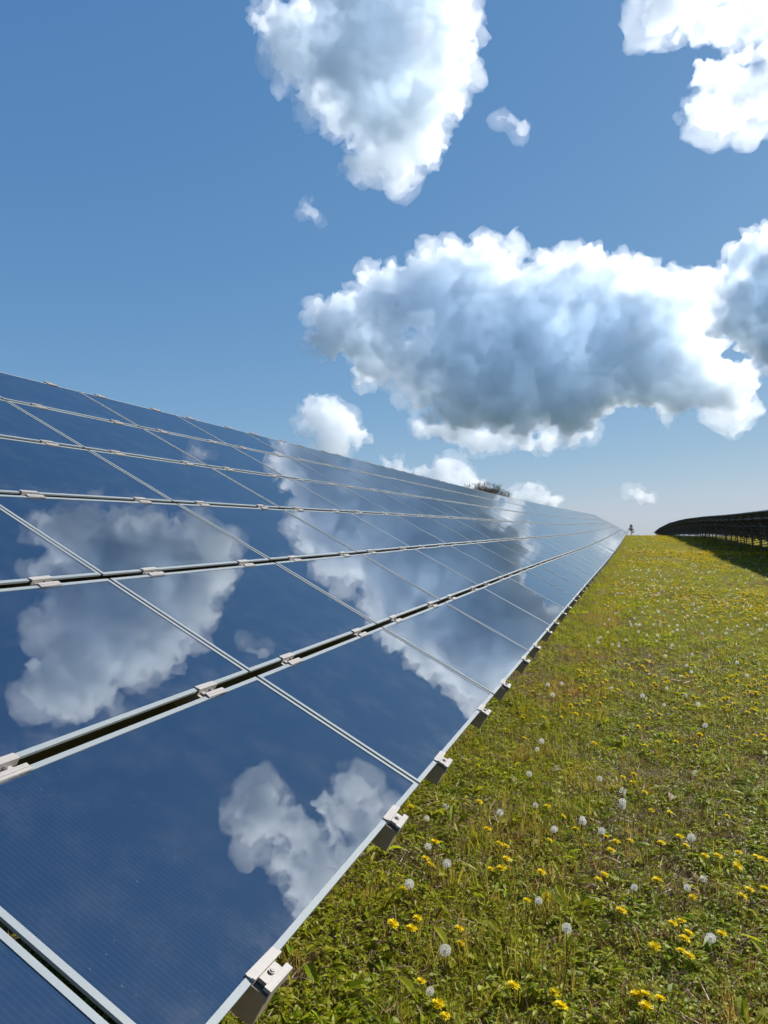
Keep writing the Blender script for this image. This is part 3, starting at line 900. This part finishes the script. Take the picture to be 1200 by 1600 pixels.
WHITE = Z3([(952,381),(885,558),(956,592),(815,680),(950,925),(893,1042),(880,450)]) + \
 Z7([(398,97),(577,133),(655,27),(195,67),(913,137),(957,285),(897,305),(699,333),(340,360),(445,555),(985,517),(505,75)]) + \
 Z6([(138,489),(118,527),(80,615),(110,747),(520,700),(517,783),(410,628),(190,250),(232,190),(167,215),(612,260),(713,297),(872,308),(905,403),(725,213),(330,845),(645,68),(645,98),(840,165)])

# the ones that stand out get a label of their own
SPECIAL = {
 ('y', 12): "yellow dandelion turned towards the viewer, just right of a ragged seed head",
 ('y', 16): "lone yellow dandelion low in the grass, left of two stacked blooms",
 ('y', 36): "large yellow dandelion nearest the viewer at the bottom of the meadow",
 ('y', 35): "yellow dandelion just right of the large bloom nearest the viewer",
 ('y', 27): "round yellow dandelion, biggest of the cluster right of the leaning seed head",
 ('y', 62): "bright yellow dandelion tucked close beside the second clamp of the panel edge",
 ('y', 63): "yellow dandelion below the white seed head, bottom left of the meadow",
 ('y', 65): "lowest of the three yellow dandelions beside the bottom left seed head",
 ('w', 0): "white dandelion seed head standing alone near the corner between two panels",
 ('w', 5): "white dandelion seed head beside the lowest yellow blooms at bottom left",
 ('w', 16): "tall oval white seed head on a long brown stem at the bottom centre",
 ('w', 7): "round white seed head above a wide patch of yellow dandelions",
}
def dandelion(kind, pos, head_h, tilt, az, scale, label, group, r):
    root = empty("dandelion" if kind == 'y' else "dandelion_seed_head", pos)
    set_props(root, label, "dandelion" if kind == 'y' else "seed head", group)
    hs = min(STEMS, key=lambda h: abs(h - head_h / scale))
    k = head_h / (hs * scale) if hs > 0 else 1
    top = Vector((0, 0, head_h))
    tiltM = Euler((0, tilt, az)).to_matrix()
    s = mesh_obj("stem", r.choice(STEMS[hs]), None, root); s.location = top; s.scale = (scale, scale, scale * k); s.rotation_euler = (0, 0, r.uniform(0, 6.28))
    if kind == 'y':
        h = mesh_obj("flower_head", r.choice(FLOWERS), None, root)
        b = mesh_obj("bracts", BRACT, None, h)
    else:
        h = mesh_obj("fluff_ball", CLOCKS[r.choice((0, 0, 1, 1, 2, 3))], None, root)
        b = mesh_obj("seed_core", CORE, None, h)
    h.matrix_local = Matrix.Translation(top) @ tiltM.to_4x4() @ Matrix.Scale(scale, 4)
    return root

def build_dandelions():
    r = random.Random(11)
    y_used, w_used = [], []
    sun_az = math.atan2(SUN_DIR.y, SUN_DIR.x)
    todo = []
    def to_pix(p):
        v = p + Vector((0, 0, .08)) - Vector((0, 0, CAM_Z)); w = v.dot(CF)
        return 600 + FPX * v.dot(CR) / w, 800 - FPX * v.dot(CU) / w
    def describe(kind, i):
        """say which one it is by its nearest neighbour, how far off it stands and on which side of the strip"""
        px, py = todo[i][3]
        j = min((k for k in range(len(todo)) if k != i), key=lambda k: (todo[k][3][0] - px) ** 2 + (todo[k][3][1] - py) ** 2)
        qx, qy = todo[j][3]; dx, dy = px - qx, py - qy; gap = math.hypot(dx, dy)
        other = "a yellow bloom" if todo[j][0] == 'y' else "a seed head"
        side = ("right of " if dx > 0 else "left of ") if abs(dx) > abs(dy) else ("below " if dy > 0 else "above ")
        near = "right beside " if gap < 16 else ("just " + side if gap < 45 else ("well " + side if gap < 90 else "far " + side))
        edge = 660 + (1229 - py) * 0.79 if py > 1000 else 840 + (1000 - py) * .85
        lane = "by the panel edge" if px - edge < 130 else ("at the right" if px > 1080 else "in mid meadow")
        band = "nearest the viewer" if py > 1440 else ("in the foreground" if py > 1300 else ("farther up" if py > 1180 else ("some metres off" if py > 1060 else "far off")))
        what = "yellow dandelion" if kind == 'y' else "white seed head"
        return "%s %s%s, %s %s" % (what, near, other, band, lane), "%s %s" % ("yellow dandelions" if kind == 'y' else "white seed heads", band)
    def put(kind, p, near, key=None):
        todo.append((kind, p, key, to_pix(p)))
    def plant(i):
        kind, p, key, _ = todo[i]
        hh = r.uniform(.05, .10) if kind == 'y' else r.uniform(.08, .14)
        if key == ('w', 16): hh = .17
        label, group = describe(kind, i)
        label = SPECIAL.get(key) or label
        tilt = abs(r.gauss(.22, .22)); az = sun_az + r.gauss(0, .9)
        if key == ('y', 12): tilt, az = .9, -1.2
        dandelion(kind, p, hh, tilt, az, (r.uniform(.68, .98) if kind == 'y' else r.uniform(.66, 1.02)), label, group, r)
    for i, (px, py) in enumerate(YELLOW):
        p = pix_ground(px, py, 0.075)
        if p is not None: put('y', p, True, ('y', i)); y_used.append(p)
    for i, (px, py) in enumerate(WHITE):
        p = pix_ground(px, py, 0.11)
        if p is not None: put('w', p, True, ('w', i)); w_used.append(p)
    # the rest of the meadow: densities as the photograph shows them, thick beyond the first ten metres
    def crowd(n, d0, d1, pw, kind):
        x, y = view_points(n * 4, d0, d1, pw, xmin=-.5)
        a = smooth_noise(x, y, .28, 21 if kind == 'y' else 22) * .6 + smooth_noise(x, y, 1.1, 23 if kind == 'y' else 24) * .4
        lat = np.clip((x - 0.2) / 3.0, 0, 1)
        w = np.clip((a - (.38 if kind == 'y' else .30)) * (3.2 if kind == 'y' else 2.0), 0.08, 1) * ((.35 + .65 * lat) if kind == 'y' else (1.0 - .45 * lat))
        if kind == 'y': w = w * np.where((x > 3.2) & (y > 22) & (y < 40), .25, 1.0) * np.where((y > 45) & (x > 1.2), 2.6, 1.0)
        keep = rng.random(len(x)) < w
        x, y = x[keep][:n], y[keep][:n]
        return [Vector((float(a), float(b), float(ground_z(a, b)))) for a, b in zip(x, y)]
    cand_y = crowd(1400, 5.5, 16, 1.6, 'y') + crowd(4200, 16, 42, 1.7, 'y') + crowd(6500, 42, 100, 1.8, 'y')
    cand_w = crowd(250, 5.5, 16, 1.6, 'w') + crowd(300, 16, 42, 1.6, 'w') + crowd(120, 42, 95, 1.8, 'w')
    rests = []
    for kind, cand, used in (('y', cand_y, y_used), ('w', cand_w, w_used)):
        cand.sort(key=lambda p: p.length)
        k = 300 - len(used)
        for p in cand[:k]: put(kind, p, False)
        rest = cand[k:]
        rests.append((kind, rest))
    for i in range(len(todo)): plant(i)
    for kind, rest in rests:
        n = len(rest)
        protos = []
        for i in range(3):      # head and stem of a far plant in one mesh
            g = Geo(); hd = FLOWERS[i] if kind == 'y' else CLOCKS[i]; h = (.06, .08, .10)[i]
            me = bpy.data.meshes.new("far_%s_%d" % (kind, i)); bm = bmesh.new()
            for src, zz in ((hd, h), (STEMS[.08][i], h)):
                b2 = bmesh.new(); b2.from_mesh(src); bmesh.ops.translate(b2, verts=b2.verts, vec=(0, 0, zz))
                tmp = bpy.data.meshes.new("tmp"); b2.to_mesh(tmp); b2.free()
                n0 = len(bm.faces); bm.from_mesh(tmp); bm.faces.ensure_lookup_table()
                if src is not hd:
                    for f in bm.faces[n0:]: f.material_index = 1
            bm.to_mesh(me); bm.free()
            me.materials.append(hd.materials[0]); me.materials.append(M_STEM)
            protos.append(me)
        d = np.array([p.length for p in rest])
        o = scatter("far_dandelions" if kind == 'y' else "far_seed_heads", protos, [tuple(p) for p in rest], rng.uniform(.9, 1.2, n) * (1 + np.clip((d - 15) / 80, 0, .9)),
                    np.stack([rng.normal(0, .2, n), rng.normal(0, .2, n), rng.uniform(0, 6.28, n)], 1), rng.integers(0, 3, n))
        set_props(o, "yellow dandelions dotting the far meadow up to the crest" if kind == 'y' else "white dandelion seed heads speckling the far meadow",
                  "dandelions" if kind == 'y' else "seed heads", kind="stuff")
build_dandelions()

# ---------------------------------------------------------------- old leaves on the grass
def build_old_leaves():
    specs = ((870, 1206, .055, .5, "pale curled old leaf lying on the grass right of the panel corner"),
             (800, 1222, .045, 2.1, "pale dry leaf lying close to the panel edge"),
             (1050, 1250, .050, 1.2, "brown dry leaf lying in the grass at the middle right"))
    for px, py, L, az, lab in specs:
        p = pix_ground(px, py, .03); g = Geo()
        n = 7
        for i in range(n):
            t = i / (n - 1); w = L * .42 * math.sin(math.pi * (0.06 + .88 * t)) ** .8; z = .008 + .010 * math.sin(t * 3.1)
            g.v += [(L * (t - .5), -w, z + .010), (L * (t - .5), 0, z), (L * (t - .5), w, z + .013)]
        for i in range(n - 1):
            a = 3 * i; g.f += [(a, a + 3, a + 4, a + 1), (a + 1, a + 4, a + 5, a + 2)]
        root = mesh_obj("dry_leaf", g.mesh("dry_leaf", M_LEAFDRY, True)); root.location = p + Vector((0, 0, .028)); root.rotation_euler = (.2, -.15, az)
        set_props(root, lab, "leaf")
build_old_leaves()

# ================================================================ trees beyond the crest
def bare_tree(name, loc, height, seed, label, group):
    r = random.Random(seed); root = empty(name, loc)
    set_props(root, label, "tree", group)
    gt, gc = Geo(), Geo()
    def grow(g, p, d, L, rad, lev):
        n = 3; pts = [p]; q = p
        for i in range(n):
            d = (d + Vector((r.gauss(0, .16), r.gauss(0, .16), r.gauss(.06, .06)))).normalized(); q = q + d * (L / n); pts.append(q)
        g.tube(pts, [rad * (1 - .45 * i / n) for i in range(n + 1)], 6 if lev == 0 else (4 if lev < 3 else 3), False)
        if lev >= 5: return
        k = 4 if lev < 4 else 5
        for j in range(k):
            t = r.uniform(.45, 1.0) if lev else r.uniform(.35, 1.0)
            b = pts[0].lerp(pts[-1], t); a = r.uniform(0, 6.283)
            nd = (d * 1.0 + Vector((math.cos(a), math.sin(a), r.uniform(-.1, .5))) * r.uniform(.5, 1.0)).normalized()
            grow(gc, b, nd, L * r.uniform(.52, .74), max(.012, rad * .5), lev + 1)
    grow(gt, Vector((0, 0, -.3)), Vector((0, 0, 1)), height * .40, height * .018, 0)
    top = max(v[2] for v in gc.v); f = height / top
    gc.v = [(a * f, b * f, c * f) for a, b, c in gc.v]; gt.v = [(a * f, b * f, c * f) for a, b, c in gt.v]
    mesh_obj("trunk", gt.mesh("trunk", M_BARK), None, root); mesh_obj("crown", gc.mesh("crown", M_BARK), None, root)
def far_spot(px, depth):
    xc = (px - 600) / FPX * depth
    x = CR.x * xc + CF.x * depth; y = CR.y * xc + CF.y * depth
    return Vector((x, y, float(ground_z(x, y))))
BARE = ((727, 150, 751, "bare brown tree, leftmost of those peeking over the array"), (739, 154, 749, "bare brown tree, second from the left above the array's upper edge"),
        (757, 150, 752, "bare brown tree in the middle of those above the array's edge"), (767, 158, 754, "bare brown tree, second from the right above the array's edge"),
        (779, 155, 759, "bare brown tree, rightmost of those peeking over the array"))
for i, (px, dep, py, lab) in enumerate(BARE):
    p = far_spot(px, dep)
    bare_tree("bare_tree", p, CAM_Z + (823.5 - py) / FPX * dep - p.z, 30 + i, lab, "bare trees beyond the array")
def small_tree(px, dep, top_y):
    p = far_spot(px, dep); h = CAM_Z + (823.5 - top_y) / FPX * dep - p.z
    r = random.Random(5); root = empty("small_tree", p)
    set_props(root, "small dark tree standing on the crest at the far end of the array", "tree")
    g = Geo(); g.tube([(0, 0, -.2), (.04, 0, h * .5), (.0, .03, h * .95)], [.09, .06, .015], 6)
    mesh_obj("trunk", g.mesh("trunk", M_BARK), None, root)
    g = Geo()
    for k in range(70):
        t = r.uniform(.28, 1.0); a = r.uniform(0, 6.283); L = h * .38 * (1.08 - t) * r.uniform(.5, 1.25) + .12
        b = Vector((0, 0, h * t)); d = Vector((math.cos(a), math.sin(a), r.uniform(-.1, .45))).normalized()
        for j in range(14):
            c = b + d * (L * r.random() ** .7) + Vector((r.gauss(0, .05), r.gauss(0, .05), r.gauss(0, .06)))
            n = Vector((r.gauss(0, 1), r.gauss(0, 1), r.gauss(0, 1))).normalized(); o = n.orthogonal().normalized() * r.uniform(.05, .10); q = n.cross(o)
            g.add([c - o, c + q * .6, c + o, c - q * .6], [(0, 1, 2, 3)])
    mesh_obj("crown", g.mesh("crown", M_FIR), None, root)
small_tree(986, 185, 819.5)
